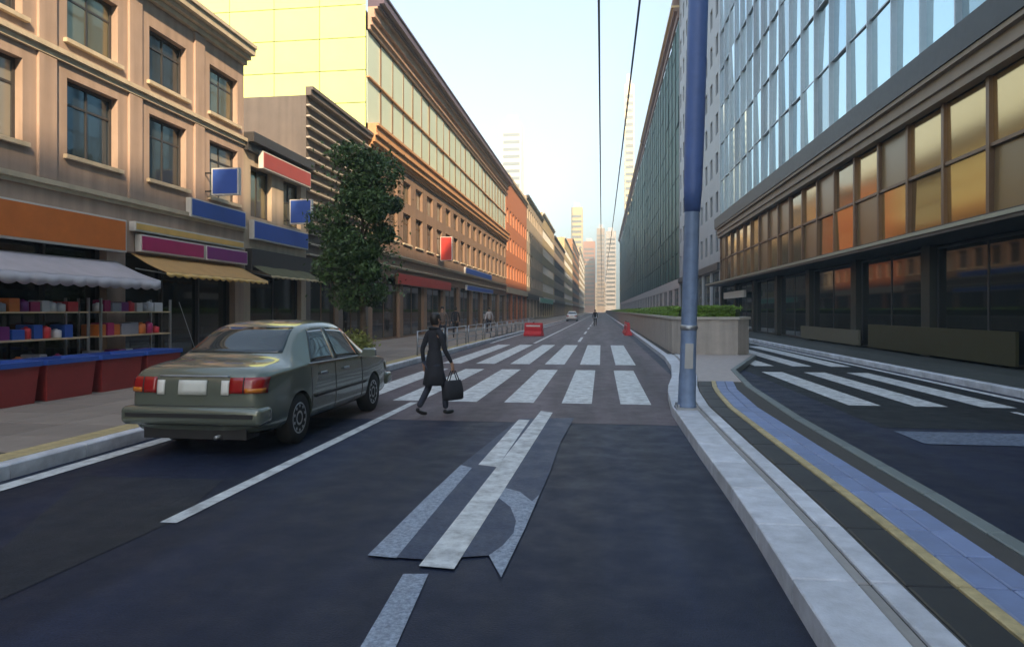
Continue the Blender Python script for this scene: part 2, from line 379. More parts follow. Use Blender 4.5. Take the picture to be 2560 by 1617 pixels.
def cornice(root, L, z, prof, m, name='cornice', over=.0):
    """prof: list of (height, projection) bands stacked upward"""
    mb = MB(); zz = z
    for h, p in prof:
        mb.box(-over, L + over, -p, .02, zz, zz + h); zz += h
    return mb.build(name, m, root)
def cols(L, n, wd, margin=None):
    st = L / n; return [(st * (i + .5) - wd / 2, st * (i + .5) + wd / 2) for i in range(n)]

def simple_building(name, label, side, y0, y1, H, m, frame, pane, fl=3.4, g=4.2, wd=1.5, pitch=2.6, wh=1.7, depth=14, crn=None, bands=False, gmat=None, group=None, style='pair'):
    L = y1 - y0; loc, rz = place(side, y0, y1); t = thing(name, label, 'building', loc, rz, group)
    nf = max(1, int((H - g - .8) / fl)); n = max(1, int(L / pitch)); rows = []
    gs = cols(L, max(1, int(L / 5)), L / max(1, int(L / 5)) - .8); rows.append((.35, g - .9, gs))
    ops = [(.4, L - .4)] if bands else cols(L, n, wd)
    for f in range(nf): zb = g + f * fl + .9; rows.append((zb, zb + wh, ops))
    wall_with_openings(t, L, H, depth, rows, m)
    for a, b in gs:
        window(t, (a + b) / 2, .35, b - a, g - 1.25, DARKM, SHOPG, style='pair')
    MB().box(.1, L - .1, -.22, 0, g - .82, g - .15).build('fascia', gmat or frame, t)
    for f in range(nf):
        zb = g + f * fl + .9
        if bands:
            MB().box(.4, L - .4, .12, .16, zb, zb + wh).build('window_band', pane, t)
            mm = MB(); k = int(L / 2.5)
            for i in range(1, k): mm.box(.4 + i * (L - .8) / k - .06, .4 + i * (L - .8) / k + .06, .03, .12, zb, zb + wh)
            mm.build('mullions', frame, t)
        else:
            for a, b in ops: window(t, (a + b) / 2, zb, b - a, wh, frame, pane, style=style)
    cornice(t, L, H - .5, crn or [(.25, .15), (.3, .35)], frame if crn is None else m)
    return t

# ---- left side -------------------------------------------------------------
PINK = mat('pink_beige_render', (.46, .335, .265), .8, .1, .8, .1, 60, streak=.22)
CREAM = mat('cream_stone', (.60, .50, .36), .75, .1, 1.5, .1, 50, streak=.15)
OCHRE = mat('orange_terracotta', (.56, .30, .14), .7, .1, 2, .1, 50, streak=.15)
BROWNS = mat('brown_stone', (.27, .175, .12), .75, .12, 1.5, .1, 50, streak=.2)
DKBR = mat('dark_taupe', (.15, .125, .11), .7, .12, 1.5, .1, 50, streak=.2)
LEMON = mat('lemon_panel', (.66, .76, .27), .45, .05, .5, .03, 20, rand=.03)
PLUM = mat('plum_metal', (.11, .075, .10), .45, .1, 3)
BRICKO = mat('orange_brick', (.44, .155, .07), .8, .16, 3, .2, 60)

# A: near pink-beige building
yA0, yA1 = -14.0, 19.9; L = yA1 - yA0
loc, rz = place('L', yA0, yA1)
A = thing('shop_building', 'pink-beige rendered building with bright shop signs beside the silver-green car', 'building', loc, rz)
shopA = [(20.0 + .3, 28.0), (28.6, 33.4)]; shopA = [(.5, 6.5), (7.2, 13.2), (13.9, 19.6)] + shopA
winA = [(c - .75, c + .75) for c in [1.6 + i * 2.6 for i in range(13)]]
wall_with_openings(A, L, 9.1, 14, [(.02, 2.9, shopA), (4.75, 6.35, winA), (7.15, 8.5, winA)], PINK)
for a, b in shopA:
    sh = MB(); sh.box(a, b, .27, .295, .02, 2.9).build('shop_glazing', SHOPG, A)
    n = max(2, int((b - a) / 1.5)); mm = MB()
    for i in range(n + 1):
        x = a + (b - a) * i / n; mm.box(max(a, x - .035), min(b, x + .035), .18, .268, .02, 2.9)
    mm.box(a, b, .19, .266, .02, .35)
    mm.build('shop_frame', DARKM, A)
for i, (a, b) in enumerate(winA):
    window(A, (a + b) / 2, 4.75, b - a, 1.6, DARKM, PANE, style='cross', sill=CREAM, jitter=.01)
    window(A, (a + b) / 2, 7.15, b - a, 1.35, DARKM, PANEW, style='cross', sill=CREAM, jitter=.01)
cornice(A, L, 6.62, [(.12, .07), (.1, .14)], CREAM, 'string_course')
cornice(A, L, 3.95, [(.08, .06), (.1, .12)], CREAM, 'string_course')
cornice(A, L, 9.1, [(.14, .12), (.12, .25), (.2, .4), (.1, .46)], CREAM)
plm = MB().box(-.22, .22, -.06, 0, 4.15, 6.6).mesh('pilaster', PINK); plm2 = MB().box(-.22, .22, -.06, 0, 6.86, 9.08).mesh('pilaster', PINK)
for i in range(14):
    x = .3 + i * 2.6
    if x < L - .4: obj('pilaster', plm, A, (x, 0, 0)); obj('pilaster', plm2, A, (x, 0, 0))
def u(y): return y - yA0
# D1: low beige infill, D2: dark louvred house
D1 = simple_building('infill_building', 'low beige two-storey infill building beside the street tree', 'L', 19.9, 24.4, 7.0, mat('beige_render', (.50, .40, .30), .8, .1, 1, .1, 60, streak=.2), DARKM, PANEW, fl=3.2, g=3.6, wd=1.4, pitch=2.1, wh=1.6)
y0, y1 = 24.4, 31.3; L = y1 - y0; loc, rz = place('L', y0, y1)
D2 = thing('louvred_building', 'dark taupe building with pale horizontal louvres behind the street tree', 'building', loc, rz)
wall_with_openings(D2, L, 9.6, 14, [(.1, 3.0, [(.4, 3.2), (3.7, 6.5)])], DKBR)
for a, b in ((.4, 3.2), (3.7, 6.5)): window(D2, (a + b) / 2, .1, b - a, 2.9, BRONZE, SHOPG, style='pair')
lv = MB().box(0, L, -.16, -.01, 0, .06).mesh('louvre', mat('pale_louvre', (.42, .37, .30), .5, .08, 4))
for i in range(15): obj('louvre', lv, D2, (0, 0, 3.6 + i * .4))
cornice(D2, L, 9.6, [(.2, .2), (.12, .28)], DKBR)
# B: long building with orange cornice and pale glass upper floors
y0, y1 = 31.3, 78.5; LB = y1 - y0; loc, rz = place('L', y0, y1)
B = thing('long_building', 'long brown stone building with orange cornice and pale glass upper floors', 'building', loc, rz)
n1 = 18; o1 = cols(LB, n1, 1.55)
shopB = [(.6 + i * 5.2, .6 + i * 5.2 + 4.5) for i in range(9)]
wall_with_openings(B, LB, 9.7, 22, [(.05, 3.3, shopB), (5.3, 7.0, o1), (7.6, 8.8, o1)], BROWNS)
for i, (a, b) in enumerate(shopB): window(B, (a + b) / 2, .05, b - a, 3.25, BRONZE, SHOPG, style='pair')
for a, b in o1:
    window(B, (a + b) / 2, 5.3, b - a, 1.7, BRONZE, PANE, sill=CREAM, jitter=.012); window(B, (a + b) / 2, 7.6, b - a, 1.2, BRONZE, PANEW, jitter=.012, style='pair')
cornice(B, LB, 4.35, [(.08, .12), (.06, .2)], CREAM, 'string_course'); cornice(B, LB, 3.75, [(.06, .10), (.06, .18)], CREAM, 'string_course')
cornice(B, LB, 9.3, [(.14, .10), (.12, .22), (.30, .34), (.10, .46), (.34, .40), (.12, .52)], OCHRE)
# glass storeys
zg0, zg1 = 10.42, 14.9
MB().box(.001, LB - .001, .35, 22, 9.69, 16.1).build('upper_core', DKBR, B)
pw = LB / 24; pm = MB().box(.03, pw - .03, 0, .03, .03, (zg1 - zg0) / 2 - .05).mesh('glass_panel', CURTP)
for i in range(24):
    for f in range(2):
        p = obj('glass_panel', pm, B, (i * pw, .06, zg0 + f * (zg1 - zg0) / 2), (rnd.uniform(-.008, .008), 0, rnd.uniform(-.012, .012)))
mu = MB()
for i in range(1, 24): mu.box(i * pw - .028, i * pw + .028, .0, .345, zg0, zg1)
mu.build('mullions', BRONZE, B)
MB().box(0, LB, -.06, .345, (zg0 + zg1) / 2 - .045, (zg0 + zg1) / 2 + .028).build('transom', OCHRE, B)
cornice(B, LB, 14.9, [(.2, .10), (.1, .22), (.25, .16), (.12, .34), (.28, .30), (.1, .46)], mat('rose_stone', (.46, .30, .21), .7, .1, 2, streak=.15))
cornice(B, LB, 15.95, [(.12, .55), (.34, .78), (.1, .84)], PLUM, 'eave')
# lemon end wall of large panels
MB().box(0, .3, .4, 21.5, 16.1, 17.55).build('end_parapet', LEMON, B); pnx, pnz = 2.3, 1.55
for i in range(9):
    for k in range(7):
        MB().box(-.06, -.002, 0.02, pnx - .02, .02, pnz - .02).build('end_panel', LEMON, B, loc=(0, .1 + i * pnx, 6.75 + k * pnz))
# E: orange brick, then the row running to the far end
simple_building('brick_building', 'orange-red brick building next to the long glass-topped one', 'L', 78.5, 100.5, 17.4, BRICKO, CREAM, PANE, fl=3.3, g=4.4, pitch=2.75, wd=1.4)
far_l = [(100.5, 128, 18.6, (.44, .36, .27), 'grey-beige', 0), (128, 160, 20.0, (.50, .40, .24), 'straw', 1), (160, 205, 19.0, (.40, .31, .24), 'brown-grey', 0), (205, 262, 23.5, (.60, .48, .26), 'yellow ochre', 1), (262, 340, 29.0, (.46, .23, .11), 'rust-coloured', 1), (340, 450, 33.0, (.62, .50, .32), 'tall cream', 1)]
for i, (a, b, h, c, nm, bd) in enumerate(far_l):
    simple_building('street_building', '%s building, %s beyond the orange brick one on the left' % (nm, ['first', 'second', 'third', 'fourth', 'fifth', 'sixth'][i]), 'L', a, b, h, mat('far_wall_%d' % i, c, .8, .1, .5, streak=.15), WFRAME if i % 2 else DARKM, PANE, bands=i > 0, group='buildings down the left side')

# ---- right side ------------------------------------------------------------
# R2: glass tower over bronze storeys and dark ground floor
y0, y1 = -72.0, 62.5; LR = y1 - y0; loc, rz = place('R', y0, y1)  # unseen length behind the camera is added so the block shades the road
GR = thing('glass_building', 'blue mirror-glass office block above a bronze storey and dark shopfronts', 'building', loc, rz)
HG = 36.0
MB().box(.001, LR - .001, .4, 24, 0, HG).build('core', DARKM, GR)
zc = 9.35
pw = 2.26; nc = int(LR / pw); fh = 3.3
pms = [MB().box(.025, pw - .025, 0, .03, .025, fh - .025).mesh('glass_panel', q) for q in (CURT, CURT, CURT, glass('curtain_glass_b', (.40, .60, .68), .9, .05), glass('curtain_glass_c', (.30, .42, .46), .7, .05))]
mu = MB()
for i in range(nc):
    for f in range(8):
        obj('glass_panel', rnd.choice(pms), GR, (i * pw, .1, zc + .35 + f * fh), (rnd.gauss(0, .010), 0, rnd.gauss(0, .013)))
fin = MB().box(-.035, .035, -.10, .38, zc + .3, HG).mesh('mullion', STEEL)
for i in range(nc + 1): obj('mullion', fin, GR, (i * pw, 0, 0))
for f in range(9): MB().box(0, LR, .02, .39, zc + .31 + f * fh, zc + .37 + f * fh).build('transom', STEEL, GR)
MB().box(-.1, LR, -.55, .39, 8.75, 9.6).build('black_band', BLACK, GR)
cornice(GR, LR, 7.9, [(.28, .30), (.12, .40), (.3, .34), (.14, .5)], mat('brown_cornice', (.25, .185, .13), .6, .1, 3, streak=.1))
# bronze storey
k = 54; st = LR / k
bps = [MB().box(.05, st - .05, .06, .12, 0, 1.86).mesh('bronze_panel', q) for q in (BRZG, BRZG, glass('bronze_glass_dark', (.30, .21, .10), .8, .1), glass('bronze_blind', (.22, .15, .07), .35, .3))]
for i in range(k):
    for f in range(2): obj('bronze_panel', rnd.choice(bps), GR, (i * st, 0, 4.1 + f * 1.9), (rnd.gauss(0, .008), 0, rnd.gauss(0, .012)))
bf = MB().box(-.08, .08, -.06, .39, 3.95, 7.9).mesh('bronze_fin', BRONZE)
for i in range(k + 1): obj('bronze_fin', bf, GR, (i * st, 0, 0))
for z in (4.0, 5.96): MB().box(0, LR, -.03, .39, z, z + .1).build('bronze_rail', BRONZE, GR)
# canopy + ground floor
MB().box(0, LR, -1.3, .39, 3.62, 3.86).build('canopy', DARKM, GR)
MB().box(0, LR, -1.34, -1.30, 3.72, 3.82).build('canopy_edge', mat('pale_trim', (.34, .32, .24), .5, .05, 4), GR)
kk = 21; st = LR / kk
for i in range(kk):
    MB().box(i * st, i * st + .6, -.06, .39, 0, 3.62).build('pier', mat('olive_stone', (.030, .032, .024), .5, .12, 3), GR)
    window(GR, i * st + .6 + (st - .6) / 2, .05, st - .62, 3.5, DARKM, SHOPG, style='pair')
MB().box(25.1, 33.2, -.16, -.08, .1, .72).build('beige_panel', mat('beige_panel', (.12, .11, .075), .6, .1, 3), GR)
MB().box(34.2, 43.8, -.16, -.08, .1, .98).build('olive_panel', mat('olive_panel', (.04, .038, .012), .5, .1, 3), GR)
# R1 grey building, R3 dark green glass building(s)
R1 = simple_building('grey_building', 'tall plain grey building just past the blue mirror-glass block', 'R', 63.0, 95, 44.5, mat('cool_grey_panel', (.40, .42, .44), .6, .08, .6, streak=.15), DARKM, PANE, fl=3.6, g=6, wd=1.3, pitch=3.1, wh=1.9)
def green_block(y0, y1, H, label, fw):
    L = y1 - y0; loc, rz = place('R', y0, y1); t = thing('green_glass_building', label, 'building', loc, rz, 'green glass blocks on the right')
    wall_with_openings(t, L, 5.9, 20, [(.3, 4.6, cols(L, max(1, int(L / 8)), 6.2))], mat('pale_rose_stone', (.52, .45, .42), .7, .1, 1, streak=.1))
    for a, b in cols(L, max(1, int(L / 8)), 6.2): window(t, (a + b) / 2, .3, b - a, 4.3, DARKM, SHOPG, style='pair')
    MB().box(0.001, L - .001, .3, 20, 5.9, H - 2.2).build('core', DARKM, t)
    n = int(L / fw); fh = 3.5; nf = int((H - 8.1) / fh); fh = (H - 8.1) / nf; pw = L / n
    pm = MB().box(.06, pw - .06, .05, .1, .12, fh - .02).mesh('glass_panel', GREENG)
    for i in range(n):
        for f in range(nf): obj('glass_panel', pm, t, (i * pw, 0, 5.9 + f * fh), (0, 0, rnd.gauss(0, .012)))
    mb = MB()
    for i in range(n + 1): mb.box(i * pw - .04, i * pw + .04, -.05, .29, 5.9, H - 2.2)
    mb.build('mullions', DARKM, t)
    cornice(t, L, H - 2.2, [(.9, .25), (.5, .7)], mat('roof_brown', (.22, .13, .09), .6, .1, 2))
    cornice(t, L, H - .8, [(.28, 1.1)], mat('gold_trim', (.62, .45, .20), .4, .05, 4), 'gold_trim')
    cornice(t, L, H - .52, [(.9, .9)], mat('roof_brown', (.22, .13, .09)), 'parapet')
green_block(95, 170, 43.5, 'dark green glass block next to the tall grey building', 5)
green_block(170, 270, 43.0, 'dark green glass block, second along on the right', 10)
green_block(270, 400, 42.5, 'dark green glass block at the far right end of the street', 13)

# ---- far towers closing the view
TPANE = glass('tower_glass', (.22, .22, .2), .3, .2)
def tower(label, x0, x1, y, H, c, dep=14, nb=12):
    t = thing('tower', label, 'tower', (x0, y, 0), 0, 'towers in the distance')
    W = x1 - x0; MB().box(0, W, 0, dep, 0, H).build('wall', mat('tower_' + label, c, .7, .06, .1), t)
    for k in range(nb):
        z = 6 + (H - 10) * k / nb
        MB().box(W * .08, W * .92, -.12, .05, z, z + (H - 10) / nb * .45).build('window_band', TPANE, t)
        MB().box(-.12, .05, dep * .08, dep * .92, z, z + (H - 10) / nb * .45).build('window_band', TPANE, t)
    MB().box(W * .25, W * .75, dep * .3, dep * .7, H, H + H * .05).build('roof_plant', WFRAME, t)
def fx(px, y): r = ray(px, 0); return y * r.x / r.y
tower('slender cream skyscraper behind the green glass roofline', fx(1562, 430), fx(1562, 430) + 5.6, 430, 142, (.80, .66, .36), 8, 30)
tower('pale hazy tower rising behind the long building roof', fx(1254, 420), fx(1303, 420), 420, 118, (.62, .60, .50), 16, 24)
tower('narrow brown tower at the end of the street', fx(1492, 640), fx(1512, 640), 640, 78, (.40, .29, .19), 14, 18)
tower('grey-beige tower right of the end of the street', fx(1514, 560), fx(1540, 560), 560, 66, (.50, .45, .40), 14, 16)
tower('golden ochre tower left of the street end', fx(1428, 520), fx(1456, 520), 520, 80, (.62, .45, .20), 16, 18)
tower('rust-red tower at the street end', fx(1458, 600), fx(1488, 600), 600, 62, (.46, .20, .10), 16, 14)
tower('low cream block closing the street', fx(1486, 700), fx(1530, 700), 700, 30, (.60, .50, .36), 16, 7)

# ------------------------------------------------------------------ shop signs and fittings on the left
def sign(name, label, y0, y1, z0, z1, m, frame=WFRAME, thick=.16, X=XL, gap=.02, lit=False):
    t = thing(name, label, 'sign', (X + gap, (y0 + y1) / 2, (z0 + z1) / 2))
    h = (z1 - z0) / 2; l = (y1 - y0) / 2
    MB().box(0, thick, -l, l, -h, h).build('sign_box', frame, t)
    MB().box(thick, thick + .012, -l + .04, l - .04, -h + .04, h - .04).build('sign_face', m, t)
    return t
ORNG = mat('orange_sign', (.62, .17, .035), .45, .12, 2)
YEL = mat('amber_sign', (.72, .46, .14), .45, .1, 2)
MAG = mat('magenta_sign', (.40, .025, .13), .4, .1, 2)
PURP = mat('purple_sign', (.20, .03, .19), .4, .1, 2)
REDS = mat('red_sign', (.50, .05, .04), .4, .1, 2)
sign('fascia_sign', 'long orange fascia sign at the far left shop', 8.0, 14.4, 2.98, 3.72, ORNG)
sign('fascia_sign', 'thin amber fascia sign above the magenta one', 14.7, 19.6, 3.52, 3.74, YEL)
sign('fascia_sign', 'magenta fascia sign on the pink-beige building', 14.9, 17.5, 3.05, 3.46, MAG)
sign('fascia_sign', 'purple fascia sign next to the magenta one', 17.6, 19.8, 3.05, 3.46, PURP)
sign('wall_sign', 'dark blue wall sign under the first-floor windows', 16.9, 19.7, 4.16, 4.66, BLUE)
sign('wall_sign', 'blue wall sign on the low infill building', 20.2, 24.2, 3.9, 4.5, BLUE)
sign('wall_sign', 'dull red wall sign high on the infill building', 20.6, 24.2, 6.2, 6.75, mat('dull_red', (.34, .07, .06), .5, .1, 2), gap=.12)
sign('fascia_sign', 'red shop fascia on the long brown building', 35.5, 48.5, 3.05, 3.7, REDS, BRONZE)
sign('wall_sign', 'upper blue sign on the long brown building', 54, 67, 4.62, 5.15, BLUE)
sign('wall_sign', 'lower blue sign on the long brown building', 54.5, 68, 3.3, 3.72, BLUE)
sign('fascia_sign', 'teal-green shop fascia far down the left side', 118, 150, 3.0, 3.9, mat('teal_sign', (.10, .45, .36), .4, .05, 2), gap=.3)
sign('fascia_sign', 'green shop fascia below the bronze storey on the right', 50, 58, 2.6, 3.1, mat('green_sign', (.04, .22, .13), .4, .05, 2), X=XR - .2 - .35)
# projecting blue sign boards
for i, (y, z0, z1, m, lab) in enumerate([(17.8, 4.85, 5.6, BLUE, 'small blue projecting sign over the purple fascia'), (22.6, 4.65, 5.5, BLUE, 'blue projecting sign on the low infill building'), (45, 5.0, 6.6, REDS, 'red vertical projecting sign on the long brown building')]):
    t = thing('projecting_sign', lab, 'sign', (XL, y, z0))
    MB().box(.25, 1.05, -.07, .07, 0, z1 - z0).build('sign_box', WFRAME, t)
    for s in (-1, 1): MB().box(.29, 1.01, min(.07 * s, .082 * s), max(.07 * s, .082 * s), .04, z1 - z0 - .04).build('sign_face', m, t)
    MB().box(0, .25, -.02, .02, .1, .14).box(0, .25, -.02, .02, z1 - z0 - .14, z1 - z0 - .1).build('bracket', BLACK, t)
def awning(label, y0, y1, z, proj, m, edge, drop=.22):
    t = thing('awning', label, 'awning', (XL, y0, z)); L = y1 - y0; mb = MB()
    ny, nx_ = 40, 8
    for a in range(ny + 1):
        for b in range(nx_ + 1):
            y = L * a / ny; f = b / nx_
            sag = .035 * math.sin(math.pi * f) * (.6 + .4 * math.cos(2 * math.pi * 3 * a / ny)) + .008 * math.sin(11 * y) * f
            mb.v.append((proj * f, y, .45 * (1 - f) - sag))
    mb.f = [(q, q + nx_ + 1, q + nx_ + 2, q + 1)[::-1] for a in range(ny) for q in range(a * (nx_ + 1), a * (nx_ + 1) + nx_)]
    o_ = mb.build('canvas', m, t, True); so = o_.modifiers.new('t', 'SOLIDIFY'); so.thickness = .012
    va = MB(); nv = 120
    for a in range(nv + 1):
        y = L * a / nv; w_ = .012 * math.sin(9 * y); sc_ = abs(math.sin(math.pi * y / .32)) * .05
        va.v += [(proj + .004, y, -.006 - .008 * math.sin(11 * y)), (proj + .01 + w_, y, -drop + .05 - sc_)]
    va.f = [(2 * a, 2 * a + 1, 2 * a + 3, 2 * a + 2) for a in range(nv)]
    o_ = va.build('valance', edge, t, True); so = o_.modifiers.new('t', 'SOLIDIFY'); so.thickness = .006
    for y in (.15, L - .15): MB().tube([(0, y, .1), (proj - .05, y, -.04)], .018).build('arm', STEEL, t)
    return t
awning('lilac-white awning under the orange fascia', 8.2, 14.3, 2.32, 1.1, mat('lilac_canvas', (.40, .38, .42), .8, .12, 3), mat('lilac_canvas2', (.46, .45, .50), .8, .05, 3))
awning('amber awning under the magenta and purple fascias', 14.8, 19.7, 2.55, .9, mat('amber_canvas', (.45, .27, .10), .8, .1, 3), YEL, .12)
awning('olive awning on the low infill building', 20.1, 24.2, 2.75, .8, mat('olive_canvas', (.10, .10, .05), .8, .1, 3), mat('tan_canvas', (.45, .36, .22), .8, .1, 3), .1)

# display stands in front of the first shop
ORD = ['first', 'second', 'third', 'fourth', 'fifth', 'sixth', 'seventh', 'eighth', 'ninth', 'tenth', 'eleventh', 'twelfth', 'thirteenth', 'fourteenth']
def stand(label, short, y0, y1, cols_):
    t = thing('display_rack', label, 'display rack', (XL + .35, y0, PH)); L = y1 - y0
    for y in (0, L - .04):
        for x in (0, .5): MB().box(x, x + .04, y, y + .04, 0, 1.75).build('upright', STEEL, t)
    for z in (.4, .95, 1.45): MB().box(0, .54, 0, L, z, z + .03).build('shelf', mat('shelf_edge', (.55, .42, .26), .5, .1, 3), t)
    for zi, z in enumerate((.43, .98, 1.48)):
        y = .05; i = 0
        while y < L - .3 and i < 14:
            wdt = rnd.uniform(.16, .3); h = rnd.uniform(.16, .3 if zi < 2 else .24)
            nm, gm = cols_[rnd.randrange(len(cols_))]
            tin = rnd.random() < .4
            if tin:
                rd = min(wdt, .2) / 2; wdt = rd * 2; cz = [(rd * .9, 0), (rd, .01), (rd, h * .8), (rd * .8, h * .86), (rd * .35, h * .92), (rd * .35, h)]
                o = MB().lathe(cz, 14, (XL + .70, y0 + y + rd, PH + z)).build('goods_jar', gm, None, True)
            else: o = MB().cbox(XL + .38 + rnd.uniform(0, .1), XL + .80 - rnd.uniform(0, .06), y0 + y, y0 + y + wdt, PH + z, PH + z + h, .01).build('goods_box', gm)
            tag(o, '%s %s, %s item along the %s shelf of the %s rack' % (nm, 'jar' if tin else 'goods box', ORD[i], ['bottom', 'middle', 'top'][zi], short), 'jar' if tin else 'box', 'goods on the display racks'); y += wdt + rnd.uniform(.01, .05); i += 1
GC = [('red', RED), ('magenta', MAG), ('purple', PURP), ('blue', BLUE), ('orange', ORNG), ('white', mat('goods_white', (.6, .58, .62), .5, .05, 3)), ('grey', mat('goods_grey', (.3, .3, .36), .5, .05, 3))]
stand('steel display rack under the lilac-white awning', 'nearer display', 10.2, 12.4, GC); stand('steel display rack between the lilac-white and amber awnings', 'farther display', 12.7, 15.0, GC)
BIN = ['nearest', 'second', 'third', 'fourth']
for i in range(4):
    y = 8.9 + i * 1.25
    t = thing('display_bin', '%s red display bin with blue rim outside the far left shop' % BIN[i], 'display bin', (XL + 1.25, y, PH), 0, 'red display bins')
    mb = MB(); mb.v = [(0.05, .05, 0), (.65, .05, 0), (.65, 1.05, 0), (.05, 1.05, 0), (0, 0, .62), (.7, 0, .62), (.7, 1.1, .62), (0, 1.1, .62)]; mb.f = [(0, 3, 2, 1), (4, 5, 6, 7), (0, 1, 5, 4), (1, 2, 6, 5), (2, 3, 7, 6), (3, 0, 4, 7)]
    mb.build('bin_body', mat('dark_red', (.30, .035, .035), .5, .12, 4), t)
    MB().box(-.03, .73, -.03, .03, .6, .68).box(-.03, .73, 1.07, 1.13, .6, .68).box(-.03, .03, .03, 1.07, .6, .68).box(.67, .73, .03, 1.07, .6, .68).build('rim', BLUE, t)

# ------------------------------------------------------------------ foliage
def leaves(n, sampler, size, seed, flat=.5):
    r = random.Random(seed); V = []; F = []
    for _ in range(n):
        p = Vector(sampler(r)); s = size * r.uniform(.6, 1.3)
        d = Vector((r.gauss(0, 1), r.gauss(0, 1), r.gauss(0, 1))).normalized(); e = d.cross(Vector((r.gauss(0, 1), r.gauss(0, 1), r.gauss(0, 1)))).normalized()
        b = len(V); V += [tuple(p - d * s), tuple(p + e * s * flat), tuple(p + d * s), tuple(p - e * s * flat)]; F.append((b, b + 1, b + 2, b + 3))
    return V, F
def lobes_sampler(lobes):
    def f(r):
        c, rad = lobes[r.randrange(len(lobes))]
        while True:
            q = Vector((r.uniform(-1, 1), r.uniform(-1, 1), r.uniform(-1, 1)))
            if .35 < q.length < 1: break
        return (c[0] + q.x * rad[0], c[1] + q.y * rad[1], c[2] + q.z * rad[2])
    return f
def street_tree(x, y, label, top, wid, seed, leafm=LEAF, nl=15000):
    t = thing('street_tree', label, 'tree', (x, y, PH)); r = random.Random(seed)
    mb = MB(); mb.tube([(0, 0, -.05), (.03, .02, 1.0), (-.03, .05, 2.2), (.02, 0, 3.6), (0, 0, top * .8)], .12, 10, .03)
    lob = []
    for k in range(26):
        a = r.uniform(0, 6.28); z = 2.0 + (top - 2.4) * (k + .5) / 26; q = wid * (.75 if z < top * .75 else .45) * r.uniform(.3, .9)
        c = (math.cos(a) * q * 1.25, math.sin(a) * q * 1.25, z + r.uniform(-.3, .3)); s = r.uniform(.22, .55) * wid
        lob.append((c, (s, s, s * .8)))
        if k % 2 == 0: mb.tube([(0, 0, z - .7), (c[0] * .5, c[1] * .5, z - .25), c], .035, 6, .012)
    mb.build('trunk', BARK, t, True)
    V, F = leaves(nl, lobes_sampler(lob), .062, seed + 1)
    V2, F2 = leaves(nl // 6, lambda q: (max(-wid, min(wid, q.gauss(0, wid * .42))), max(-wid, min(wid, q.gauss(0, wid * .42))), q.uniform(1.9, top - .2)), .06, seed + 2)
    m2 = MB(); m2.v = V + V2; m2.f = F + [tuple(i + len(V) for i in f) for f in F2]; m2.build('crown', leafm, t)
    MB().box(-.55, .55, -.55, .55, -.01, .012).build('tree_grate', BLACK, t)
street_tree(-6.75, 18.7, 'dark green columnar street tree on the left pavement', 6.3, 1.22, 3, nl=21000)
# hedge planter on the median
PL0 = 24.0
pt = [(2.5, PL0 + .9), (3.0, PL0), (4.6, PL0), (5.1, PL0 + .7), (5.1, 420), (2.5, 420)]
plr = thing('planter', 'long beige concrete planter on the median carrying a clipped hedge', 'planter', (0, 0, 0))
MB().prism(pt, PH - .03, 1.34).build('planter_wall', CONC, plr)
cx = [(2.44, PL0 + .85), (2.96, PL0 - .06), (4.64, PL0 - .06), (5.16, PL0 + .68), (5.16, 420), (2.44, 420)]
MB().prism(cx, 1.342, 1.43).build('coping', mat('coping', (.50, .46, .40), .7, .1, 4, streak=.1), plr)
hg = thing('hedge', 'bright green clipped hedge growing in the median planter', 'hedge', (0, 0, 0))
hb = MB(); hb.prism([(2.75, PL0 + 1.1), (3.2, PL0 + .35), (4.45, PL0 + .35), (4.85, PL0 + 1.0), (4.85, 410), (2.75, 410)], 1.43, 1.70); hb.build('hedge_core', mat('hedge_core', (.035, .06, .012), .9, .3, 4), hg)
def hs(r):
    y = PL0 + .25 + (r.random() ** 2.6) * 160; z = 1.45 + .35 * r.random(); x = 2.62 + 2.36 * r.random()
    if r.random() < .5: z = 1.72 + r.gauss(0, .03)
    elif r.random() < .75: x = 2.66 + abs(r.gauss(0, .05))
    else: y = PL0 + .3 + abs(r.gauss(0, .1))
    if y < PL0 + 1.0: x = 3.15 + (x - 2.62) / 2.36 * 1.4
    return (x, y, z)
V, F = leaves(26000, hs, .06, 5); m2 = MB(); m2.v = V; m2.f = F; m2.build('hedge_leaves', LEAFH, hg)
# low shrub tub near the front of the car
tb = thing('shrub_tub', 'low stone tub of yellow-green shrubs ahead of the car', 'planter', (-6.55, 16.0, PH))
MB().cbox(-.3, .3, -2.4, 2.4, 0, .46, .03).build('tub', GRAN2, tb)
V, F = leaves(5200, lambda r: (r.gauss(0, .17), r.uniform(-2.35, 2.35), .45 + abs(r.gauss(0, .17)) + .1 * math.sin(7 * r.random())), .055, 9); m2 = MB(); m2.v = V; m2.f = F; m2.build('shrub_leaves', LEAFY, tb)

# ------------------------------------------------------------------ street furniture
# lamp post at the kerb, leaning slightly
lp_ = thing('lamp_post', 'blue-grey steel lamp post with deep blue upper sleeve on the median kerb', 'lamp post', (1.29, 10.7, PH))
lp_.rotation_euler = (0, R(1.6), 0)
for q in range(4): MB().lathe([(.022, .03), (.022, .075), (.012, .08)], 6, (.195 * math.cos(q * 1.571 + .785), .195 * math.sin(q * 1.571 + .785), 0)).build('bolt', STEEL, lp_)
MB().box(-.17, .17, -.17, .17, -.03, .03).build('base_plate', STEEL, lp_)
MB().lathe([(.145, 0), (.145, .05), (.135, .09), (.13, .5), (.122, .56), (.118, 1.2), (.112, 4.0), (.095, 8.2)], 24).build('shaft', POLE, lp_, True)
MB().lathe([(.125, 0), (.132, .02), (.132, .06), (.12, .08)], 24, (0, 0, 1.2)).build('collar', STEEL, lp_, True)
MB().tube([(0, 0, 8.1), (-.3, 0, 8.6), (-1.2, 0, 8.75)], .05).build('lamp_arm', POLE, lp_, True)
